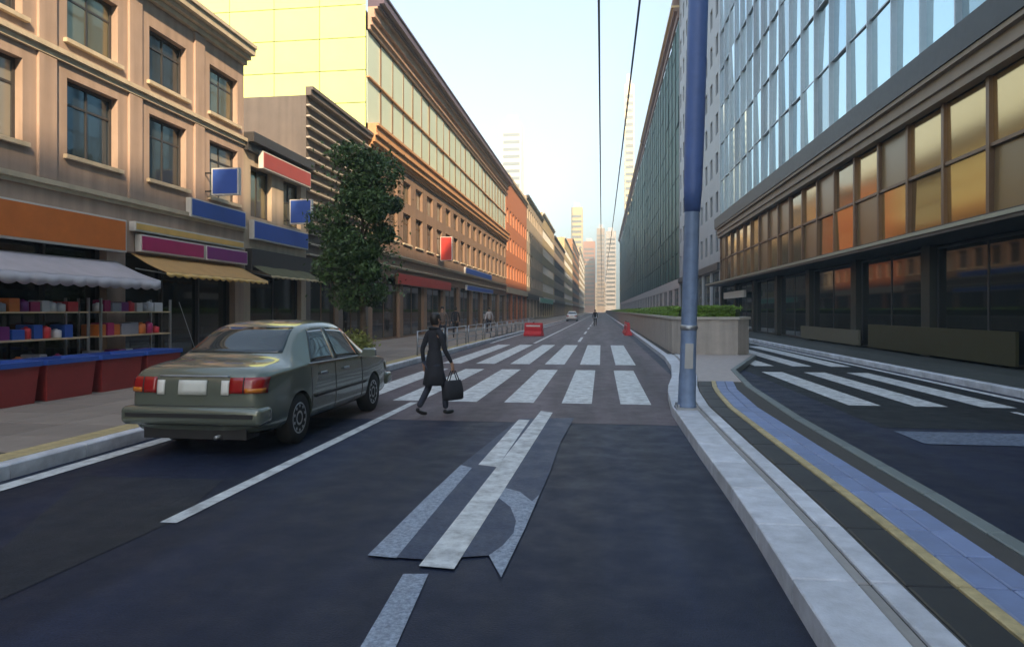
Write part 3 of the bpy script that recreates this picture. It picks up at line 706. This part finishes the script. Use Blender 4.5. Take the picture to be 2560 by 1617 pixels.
MB().box(-1.75, -1.15, -.14, .14, 8.68, 8.82).build('lamp_head', STEEL, lp_)
MB().box(-.06, .06, -.125, -.105, .62, 1.0).build('access_door', STEEL, lp_)
MB().lathe([(.119, 3.0), (.138, 3.35), (.150, 4.2), (.152, 7.6), (.12, 7.75)], 24).build('blue_sleeve', mat('sleeve_blue', (.09, .16, .40), .5, .14, 4, streak=.25), lp_, True)
# overhead wires down the street
for nm, x0, h, rr in (('dark overhead wire above the middle of the lane', -.04, 6.1, .016), ('blue-grey overhead wire right of the middle of the sky', .52, 6.1, .016)):
    t = MB()
    t.tube([(x0 + .02 * (y / 60), y, h + .35 * ((y % 60) / 60 - .5) ** 2 * 4 - .35) for y in range(-20, 400, 6)], rr, 6)
    tag(t.build('overhead_wire', BLACK if x0 < 0 else mat('wire_blue', (.05, .07, .13), .5, 0), None, True), nm, 'wire', 'overhead wires')
# guard rails along the left kerb
for i in range(9):
    y = 22 + i * 4.4
    t = thing('guard_rail', 'grey steel pipe guard rail, number %s from the street tree along the left kerb' % ['one', 'two', 'three', 'four', 'five', 'six', 'seven', 'eight', 'nine'][i], 'railing', (KL - .32, y, PH), 0, 'guard rails on the left kerb')
    for k in range(3): MB().tube([(0, .1 + k * 1.9, -.05), (0, .1 + k * 1.9, .82)], .03, 8).build('post', STEEL, t, True)
    for z in (.8, .55, .3): MB().tube([(0, .1, z), (0, 3.9, z)], .022, 8).build('rail', STEEL, t, True)
# red barriers
def barrier(x, y, rz, label):
    t = thing('road_barrier', label, 'barrier', (x, y, 0.004), rz, 'red road barriers'); mb = MB()
    pr = [(-.24, 0), (.24, 0), (.24, .12), (.12, .32), (.09, .78), (.06, .84), (-.06, .84), (-.09, .78), (-.12, .32), (-.24, .12)]
    n = len(pr); mb.v = [(x_, -.62, z) for x_, z in pr] + [(x_, .62, z) for x_, z in pr]
    mb.f = [tuple(range(n)), tuple(range(2 * n - 1, n - 1, -1))] + [(i, n + i, n + (i + 1) % n, (i + 1) % n) for i in range(n)]
    mb.build('shell', RED, t)
    MB().box(-.09, -.083 + .17, -.45, -.3, .36, .5).box(-.09, .087, .3, .45, .36, .5).build('fork_slot', BLACK, t)
    MB().lathe([(.05, .84), (.05, .88), (.03, .9)], 10).build('filler_cap', BLACK, t)
    MB().box(-.105, .105, -.5, .5, .6, .7).build('reflective_band', mat('band_white', (.7, .68, .66), .4, .05, 3), t)
barrier(-4.35, 44.0, R(70), 'red plastic road barrier standing near the left kerb')
barrier(1.75, 46, 0, 'nearest red plastic barrier of the row by the median kerb')
barrier(1.75, 48, 0, 'middle red plastic barrier of the row by the median kerb')
barrier(1.75, 50, 0, 'farthest red plastic barrier of the row by the median kerb')

# ------------------------------------------------------------------ car
def make_car(name, label, loc, rz, paint, detail=True, group=None):
    t = thing(name, label, 'car', loc, rz, group)
    # station: y, half width, bottom, belt z, roof-edge half width, top z (centre)
    st = [(-.02, .66, .36, .74, .58, .80), (.03, .76, .27, .84, .66, .96), (.14, .825, .22, .90, .69, 1.03), (.55, .85, .20, .93, .70, 1.07), (.80, .85, .20, .94, .68, 1.09),
          (1.12, .85, .20, .95, .62, 1.30), (1.42, .85, .20, .95, .585, 1.475), (1.9, .85, .20, .95, .59, 1.525), (2.5, .85, .20, .94, .59, 1.52), (2.85, .85, .20, .93, .58, 1.47),
          (3.2, .85, .20, .92, .62, 1.26), (3.52, .85, .20, .91, .69, 1.035), (3.75, .845, .20, .89, .70, .985), (4.25, .83, .20, .85, .68, .92), (4.5, .79, .22, .78, .63, .84), (4.6, .70, .3, .66, .55, .72)]
    mb = MB(); N = 0
    for y, wd, zb, bl, rw, tp in st:
        cab = tp > 1.15
        h = [(0, zb), (wd * .8, zb), (wd * .975, zb + .07), (wd, zb + .25 if zb < .3 else zb + .1), (wd, (zb + bl) / 2 + .1), (wd * .975, bl), (rw + (.03 if cab else .04), tp - (.07 if cab else .045)), (rw * .86, tp - .012), (0, tp)]
        ring = h + [(-x, z) for x, z in h[-2:0:-1]]; N = len(ring)
        mb.v += [(x, y, z) for x, z in ring]
    for k in range(len(st) - 1):
        for i in range(N):
            j = (i + 1) % N; mb.f.append((k * N + i, k * N + j, (k + 1) * N + j, (k + 1) * N + i))
    mb.f.append(tuple(range(N))); mb.f.append(tuple((len(st) - 1) * N + i for i in range(N))[::-1])
    me = mb.mesh('tmp'); bm = bmesh.new(); bm.from_mesh(me); bmesh.ops.recalc_face_normals(bm, faces=bm.faces)
    cl = bm.edges.layers.float.get('crease_edge') or bm.edges.layers.float.new('crease_edge')
    for e in bm.edges:
        a, b = e.verts
        if abs(a.co.y - b.co.y) > .02 and a.index % N in (5, 11) and b.index % N in (5, 11): e[cl] = .55
    bm.to_mesh(me); bm.free()
    o = obj('tmp', me); sm = o.modifiers.new('s', 'SUBSURF'); sm.levels = sm.render_levels = 2 if not detail else 3
    cut = MB(); WY = (.92, 3.68)
    for y in WY:
        for s in (-1, 1):
            cut.tube([(s * .45, y, .30), (s * 1.1, y, .30)], .355, 28)
    co = obj('cut', cut.mesh('cut')); bo = o.modifiers.new('b', 'BOOLEAN'); bo.object = co; bo.operation = 'DIFFERENCE'; bo.solver = 'EXACT'
    full = evaluated(o); bpy.data.objects.remove(o); bpy.data.objects.remove(co)
    full.materials.clear(); full.materials.append(paint); autosmooth(full, 30)
    body = obj('body', full, t)
    bv = BVHTree.FromPolygons([v.co.copy() for v in full.vertices], [tuple(p.vertices) for p in full.polygons])
    def drape(nm, uv, axis, off, m, nu=14, nv=8, parent=t):
        """uv: quad corners (u,v) bl, br, tr, tl; axis 'R'/'L' side rays, 'B' from behind, 'F' from front, 'T' top"""
        mm = MB(); ok = True
        for i in range(nu + 1):
            for j in range(nv + 1):
                a, b = i / nu, j / nv
                p = [(uv[0][k] * (1 - a) + uv[1][k] * a) * (1 - b) + (uv[3][k] * (1 - a) + uv[2][k] * a) * b for k in (0, 1)]
                if axis in 'RL': s = 1 if axis == 'R' else -1; o_ = Vector((2 * s, p[0], p[1])); d = Vector((-s, 0, 0))
                elif axis == 'B': o_ = Vector((p[0], -3, p[1])); d = Vector((0, 1, 0))
                else: o_ = Vector((p[0], 8, p[1])); d = Vector((0, -1, 0))
                hit, nrm, _, _ = bv.ray_cast(o_, d)
                if hit is None: hit = o_ + d * 2; nrm = -d
                mm.v.append(tuple(hit + nrm * off))
        for i in range(nu):
            for j in range(nv):
                q = i * (nv + 1) + j; f = (q, q + nv + 1, q + nv + 2, q + 1); mm.f.append(f if axis in 'BR' else f[::-1])
        o_ = mm.build(nm, m, parent, True); so = o_.modifiers.new('t', 'SOLIDIFY'); so.thickness = min(off * .9, .01); so.offset = -1
        return o_
    G = PANE; K = BLACK
    for s in 'RL':
        drape('side_window', [(1.28, .975), (2.02, .97), (2.02, 1.40), (1.58, 1.385)], s, .008, G)
        drape('side_window', [(2.10, .97), (2.98, .955), (2.74, 1.375), (2.10, 1.40)], s, .008, G)
        drape('side_window', [(3.02, .955), (3.22, .95), (2.92, 1.22), (2.84, 1.30)], s, .008, G, 4, 6)
        if detail:
            drape('window_trim', [(1.22, .955), (3.24, .94), (3.24, .953), (1.22, .969)], s, .012, STEEL, 30, 1)
            for y0 in (1.26, 2.06, 3.12): drape('door_gap', [(y0 - .007, .30), (y0 + .007, .30), (y0 + .007, .93), (y0 - .007, .93)], s, .004, K, 1, 14)
            for y0 in (1.5, 2.32): drape('door_handle', [(y0, .80), (y0 + .2, .80), (y0 + .2, .835), (y0, .835)], s, .03, STEEL, 6, 2)
            drape('side_moulding', [(1.34, .52), (3.26, .52), (3.26, .56), (1.34, .56)], s, .014, K, 24, 2)
    drape('rear_window', [(-.62, 1.12), (.62, 1.12), (.51, 1.42), (-.51, 1.42)], 'B', .008, G, 18, 8)
    drape('windscreen', [(.64, 1.06), (-.64, 1.06), (-.52, 1.41), (.52, 1.41)], 'F', .008, G, 18, 8)
    TL = mat('tail_red', (.30, .012, .012), .15, .05, 6, coat=.5)
    for s in (-1, 1):
        a, b = (.44 * s, .80 * s)
        drape('tail_light', [(min(a, b), .72), (max(a, b), .72), (max(a, b), .89), (min(a, b), .89)], 'B', .016, TL, 8, 5)
        drape('reverse_light', [(.34 * s if s > 0 else -.43, .70), (.43 if s > 0 else -.34, .70), (.43 if s > 0 else -.34, .86), (.34 if s > 0 else -.43, .86)], 'B', .013, mat('lamp_clear', (.7, .7, .66), .2, 0), 3, 4)
        drape('headlight', [(max(a, b), .62), (min(a, b), .62), (min(a, b), .76), (max(a, b), .76)], 'F', .014, mat('lamp_clear', (.7, .7, .66), .2, 0), 8, 4)
    drape('number_plate', [(-.17, .70), (.17, .70), (.17, .86), (-.17, .86)], 'B', .018, mat('plate', (.62, .64, .60), .5, .04, 5), 4, 3)
    def bumper(nm, y0, y1):
        o_ = MB().box(-.845, .845, y0, y1, .36, .57).build(nm, paint, t, True); bv_ = o_.modifiers.new('b', 'BEVEL'); bv_.width = .065; bv_.segments = 4; return o_
    bumper('rear_bumper', -.10, .22)
    MB().box(-.76, .76, -.112, -.095, .455, .50).build('bumper_strip', K, t)
    MB().box(-.62, .62, .02, .3, .2, .38).build('rear_skirt', K, t)
    bumper('front_bumper', 4.38, 4.68)
    if detail: 
        drape('boot_gap', [(-.72, .565), (.72, .565), (.72, .578), (-.72, .578)], 'B', .004, K, 16, 1)
        drape('boot_trim', [(-.42, .895), (.42, .895), (.42, .912), (-.42, .912)], 'B', .012, STEEL, 14, 1)
        for s_ in (-1, 1):
            drape('lamp_divider', [(.60 * s_ - .006, .72), (.60 * s_ + .006, .72), (.60 * s_ + .006, .89), (.60 * s_ - .006, .89)], 'B', .021, K, 1, 4)
            drape('indicator', [(.62 if s_ > 0 else -.79, .73), (.79 if s_ > 0 else -.62, .73), (.79 if s_ > 0 else -.62, .775), (.62 if s_ > 0 else -.79, .775)], 'B', .021, mat('amber_lens', (.55, .18, .02), .15, 0), 5, 2)
        MB().tube([(-.62, 1.0, 1.16), (-.64, .7, 1.75)], .004, 6).build('aerial', STEEL, t)
        MB().tube([(.30, -.06, .23), (.30, .3, .23)], .025, 10).build('exhaust', STEEL, t, True)
        for s in (-1, 1):
            MB().cbox(s * .98 - .1, s * .98 + .1, 3.02, 3.10, .94, 1.07, .03).box(s * .86 - .06, s * .86 + .06, 3.04, 3.08, .95, .99).build('wing_mirror', paint, t)
    tyre = MB().lathe([(.18, -.095), (.29, -.1), (.312, -.075), (.315, 0), (.312, .075), (.29, .1), (.18, .095)], 32).mesh('tyre', mat('tyre', (.018, .018, .018), .85, .1, 9), True)
    rim = MB(); rim.lathe([(.05, .09), (.075, .1), (.12, .085), (.19, .098), (.20, .09), (.195, .04)], 28)
    for k in range(10):
        a = k * math.pi / 5; rim.box(math.cos(a) * .15 - .016, math.cos(a) * .15 + .016, math.sin(a) * .15 - .016, math.sin(a) * .15 + .016, .08, .1)
    rim = rim.mesh('rim', mat('rim', (.45, .46, .47), .35, .1, 5, metal=.7), True); autosmooth(rim)
    for y in WY:
        for s in (-1, 1):
            wo = obj('wheel', tyre, t, (s * .735, y, .315), (0, R(90) * s, 0)); obj('rim', rim, wo)
    MB().box(-.60, .60, .3, 4.3, .22, .5).build('underbody', K, t)
    return t
CARP = mat('silver_green_paint', (.145, .165, .135), .24, 0, metal=.3, coat=.8)
make_car('parked_car', 'silver-green sedan with red tail lights between the white lines on the left', (-4.55, 7.15, .004), 0, CARP)
make_car('parked_car', 'white car parked far ahead near the left kerb', (-4.5, 104, .004), 0, mat('white_paint', (.72, .73, .72), .3, .03, 2, coat=.6), False)

# ------------------------------------------------------------------ people
def skin_mesh(name, joints, edges, m, parent, lv=2, root=0):
    names = list(joints); me = bpy.data.meshes.new(name)
    me.from_pydata([joints[n][0] for n in names], [(names.index(a), names.index(b)) for a, b in edges], [])
    o = obj('tmp', me); o.modifiers.new('k', 'SKIN')
    for i, n in enumerate(names):
        sv = me.skin_vertices[0].data[i]; r = joints[n][1]; sv.radius = r if isinstance(r, tuple) else (r, r); sv.use_root = i == root
    s = o.modifiers.new('s', 'SUBSURF'); s.levels = s.render_levels = lv
    f = evaluated(o); bpy.data.objects.remove(o); f.materials.clear(); f.materials.append(m)
    for p in f.polygons: p.use_smooth = True
    return obj(name, f, parent)
def person(label, loc, rz, h, top, bottom, stride=.34, arm=.22, coat=True, bag=None, detail=True, group=None):
    t = thing('person', label, 'person', loc, rz, group); k = h / 1.70
    def P(x, y, z): return (x * k, y * k, z * k)
    # faces +y; right leg forward, left arm forward
    hipz = .90 - stride * .10
    J = dict(pel=(P(0, 0, hipz + .04), (.115 * k, .10 * k)), wst=(P(0, .01, 1.08), (.115 * k, .09 * k)), chest=(P(0, .02, 1.28), (.145 * k, .10 * k)), neck0=(P(0, .02, 1.43), .06 * k), neck=(P(0, .035, 1.49), .05 * k))
    E = [('pel', 'wst'), ('wst', 'chest'), ('chest', 'neck0'), ('neck0', 'neck')]
    for s, nm in ((1, 'r'), (-1, 'l')):
        f = stride * (-s)
        J['sh' + nm] = (P(.165 * s, .015, 1.385), .058 * k); J['el' + nm] = (P(.225 * s, .015 + arm * .45 * s - .03, 1.115), .043 * k)
        J['wr' + nm] = (P(.225 * s, .03 + arm * s + .05, .885), .032 * k)
        E += [('neck0', 'sh' + nm), ('sh' + nm, 'el' + nm), ('el' + nm, 'wr' + nm)]
    if coat == 'long':
        sk = MB(); nn = 36
        for z, a_, b_, rp in ((1.10, .125, .10, 0), (1.0, .145, .118, .0), (.85, .168, .140, .006), (.68, .182, .160, .014), (.52, .196, .182, .022), (.515, .180, .166, .022), (.60, .165, .150, .01)):
            for i in range(nn):
                th = 2 * math.pi * i / nn; rr = 1 + rp * 5 * (.6 * math.sin(5 * th + 1) + .4 * math.sin(9 * th))
                sk.v.append(P(a_ * rr * math.cos(th), .01 + b_ * rr * math.sin(th), z))
        for q in range(6):
            for i in range(nn): sk.f.append((q * nn + i, (q + 1) * nn + i, (q + 1) * nn + (i + 1) % nn, q * nn + (i + 1) % nn))
        sk.build('coat_skirt', top, t, True)
        cl = MB().tube([P(-.075, -.03, 1.475), P(0, -.055, 1.485), P(.075, -.03, 1.475), P(.07, .06, 1.455), P(0, .095, 1.43), P(-.07, .06, 1.455), P(-.075, -.03, 1.475)], .024 * k, 8); cl.build('collar', top, t, True)
    jacket = skin_mesh('jacket' if coat else 'shirt', J, E, top, t, 2)
    L = dict(pel=(P(0, 0, hipz + .05), (.135 * k, .115 * k)))
    EL = []
    for s, nm in ((1, 'r'), (-1, 'l')):
        f = stride * s
        kn = (.095 * s, f * .55 + .05, .50 - stride * .05) if f > 0 else (.095 * s, f * .30 + .03, .48)
        an = (.095 * s, f - .02, .10) if f > 0 else (.095 * s, f - .06, .15)
        L['hip' + nm] = (P(.09 * s, 0, hipz - .05), (.088 * k, .09 * k)); L['kn' + nm] = (P(*kn), .062 * k); L['an' + nm] = (P(*an), .052 * k)
        EL += [('pel', 'hip' + nm), ('hip' + nm, 'kn' + nm), ('kn' + nm, 'an' + nm)]
        # shoe: heel - ball - toe
        pitch = -.04 if f > 0 else .06
        SJ = dict(a=(P(an[0], an[1], an[2] - .0), .042 * k), b=(P(an[0], an[1] - .035, .045 if f > 0 else .105), .036 * k), c=(P(an[0], an[1] + .10, .042 if f > 0 else .045), .038 * k), d=(P(an[0], an[1] + .18, .05 if f > 0 else .036), .028 * k))
        skin_mesh('shoe', SJ, [('a', 'b'), ('b', 'c'), ('c', 'd')], BLACK, t, 2)
    skin_mesh('trousers', L, EL, bottom, t, 2)
    # body: head with neck and hands, one continuous mesh through hidden torso
    B_ = dict(ch=(P(0, .02, 1.25), .07 * k), nk=(P(0, .03, 1.47), .048 * k), jaw=(P(0, .055, 1.545), (.058 * k, .062 * k)), mid=(P(0, .045, 1.60), (.072 * k, .085 * k)), top=(P(0, .035, 1.655), (.066 * k, .08 * k)), crown=(P(0, .03, 1.69), (.035 * k, .045 * k)))
    EB = [('ch', 'nk'), ('nk', 'jaw'), ('jaw', 'mid'), ('mid', 'top'), ('top', 'crown')]
    for s, nm in ((1, 'r'), (-1, 'l')):
        wr = Vector(J['wr' + nm][0]) / k
        B_['s' + nm] = (P(.15 * s, .015, 1.37), .03 * k); B_['e' + nm] = (J['el' + nm][0], .03 * k); B_['w' + nm] = (tuple(wr * k), .027 * k); B_['p' + nm] = (P(wr.x, wr.y + .02, wr.z - .075), (.016 * k, .036 * k))
        EB += [('ch', 's' + nm), ('s' + nm, 'e' + nm), ('e' + nm, 'w' + nm), ('w' + nm, 'p' + nm)]
        if detail:
            for q, (dy, ln) in enumerate(((-.028, .052), (-.01, .07), (.008, .075), (.026, .066))):
                B_['f%d%s' % (q, nm)] = (P(wr.x, wr.y + .022 + dy, wr.z - .10), .0095 * k); B_['g%d%s' % (q, nm)] = (P(wr.x - .012 * s, wr.y + .03 + dy, wr.z - .10 - ln), .008 * k)
                EB += [('p' + nm, 'f%d%s' % (q, nm)), ('f%d%s' % (q, nm), 'g%d%s' % (q, nm))]
            B_['t0' + nm] = (P(wr.x - .02 * s, wr.y + .055, wr.z - .06), .011 * k); B_['t1' + nm] = (P(wr.x - .03 * s, wr.y + .075, wr.z - .10), .009 * k)
            EB += [('p' + nm, 't0' + nm), ('t0' + nm, 't1' + nm)]
    body = skin_mesh('body', B_, EB, SKIN, t, 2)
    if detail:
        fc = MB(); fc.tube([P(0, .128, 1.625), P(0, .150, 1.585), P(0, .135, 1.578)], .013 * k, 8); fc.build('nose', SKIN, t, True)
        for s in (-1, 1):
            MB().lathe([(.0, -.012), (.011, -.006), (.013, 0), (.011, .006), (0.001, .012)], 8, P(.032 * s, .120, 1.615)).build('eye', BLACK, t, True)
            MB().tube([P(.074 * s, .04, 1.585), P(.082 * s, .035, 1.60), P(.080 * s, .03, 1.63)], .012 * k, 8).build('ear', SKIN, t, True)
        MB().tube([P(-.025, .122, 1.553), P(0, .128, 1.552), P(.025, .122, 1.553)], .006 * k, 6).build('mouth', mat('lip', (.30, .10, .09), .5, 0), t)
    hm = MB(); n = 18
    prof = [(.001, .125), (.05, .118), (.085, .085), (.098, .04), (.10, 0), (.095, -.04), (.08, -.085)]
    for r_, z in prof:
        for i in range(n):
            a = 2 * math.pi * i / n; cut = max(0, math.sin(a)); zz = z if z > 0 else z * (1 - .95 * cut ** .5) + .02 * cut
            hm.v.append(P(r_ * .86 * math.cos(a), .028 + r_ * 1.02 * math.sin(a) * (1 if zz > 0 else .96), 1.615 + zz))
    for q in range(len(prof) - 1):
        for i in range(n): j = (i + 1) % n; hm.f.append((q * n + i, q * n + j, (q + 1) * n + j, (q + 1) * n + i)[::-1])
    hm.f.append(tuple(range(n)))
    hm.build('hair', HAIR, t, True)
    return t
px, py = gp(1085, 1040)
person('person in dark coat stepping off the left side at the crossing', (px, py, .012), R(-35), 1.57, CLOTHD, CLOTHN, .20, .12, 'long')
tag_bag = thing('tote_bag', 'dark tote bag held by the person at the crossing', 'bag')
bpy.context.view_layer.update()
# bag in the near person's right hand (the hand swings back at (.225,-.. )): placed from the same pose numbers
k = 1.57 / 1.70; hx, hy, hz = .225 * k, (.03 + .12 + .05 + .03) * k, (.885 - .12) * k
c, s = math.cos(R(-35)), math.sin(R(-35))
tag_bag.location = (px + hx * c - hy * s, py + hx * s + hy * c, .012 + hz); tag_bag.rotation_euler = (0, 0, R(-35))
bb = MB(); ring = lambda z, a, b: [(a * math.copysign(abs(math.cos(t)) ** .5, math.cos(t)), b * math.copysign(abs(math.sin(t)) ** .5, math.sin(t)), z) for t in [i * math.pi / 10 for i in range(20)]]
RG = [ring(-.46, .075, .15), ring(-.44, .09, .175), ring(-.32, .085, .18), ring(-.20, .05, .165), ring(-.16, .018, .155)]
bb.v = [p for r_ in RG for p in r_]; bb.f = [(q * 20 + i, q * 20 + (i + 1) % 20, q * 20 + 20 + (i + 1) % 20, q * 20 + 20 + i) for q in range(4) for i in range(20)] + [tuple(range(20))[::-1], tuple(range(80, 100))]
bb.build('bag_body', CLOTHD, tag_bag, True)
for x in (-.03, .03): MB().tube([(x, -.11, -.18), (x * .6, -.03, -.01), (x * .6, .03, -.01), (x, .11, -.18)], .009, 6).build('handle', BLACK, tag_bag)
px, py = gp(1488, 816)
person('distant person in black walking in the middle of the lane', (px, py, .005), R(180), 1.72, CLOTHD, BLACK, .32, detail=False)
for x, y, rz, lab, a, b in ((-7.2, 30.5, 180, 'person in grey-brown top on the left pavement behind the guard rail', mat('taupe_cloth', (.16, .12, .10), .9, .2, 8), CLOTHN),
                      (-8.0, 37, 10, 'person in dark jacket walking away on the left pavement', CLOTHD, CLOTHD),
                      (-7.6, 46, 175, 'farthest person on the left pavement, in a pale shirt', mat('pale_cloth', (.45, .44, .46), .9, .1, 8), CLOTHN)):
    person(lab, (x, y, PH), R(rz), 1.66, a, b, .22, detail=False)

# ------------------------------------------------------------------ air
HAZE = 0.0016
if HAZE:
    hm = bpy.data.materials.new('haze_air'); hm.use_nodes = True; n = hm.node_tree
    n.nodes.remove(n.nodes['Principled BSDF']); pv = n.nodes.new('ShaderNodeVolumePrincipled')
    pv.inputs['Color'].default_value = (.78, .98, 1.0, 1); pv.inputs['Density'].default_value = HAZE; pv.inputs['Anisotropy'].default_value = 0.0
    n.links.new(pv.outputs[0], n.nodes['Material Output'].inputs['Volume'])
    struct(MB().box(-1510, 1510, -410, 3010, -1.1, 165).build('haze', hm), 'stuff')
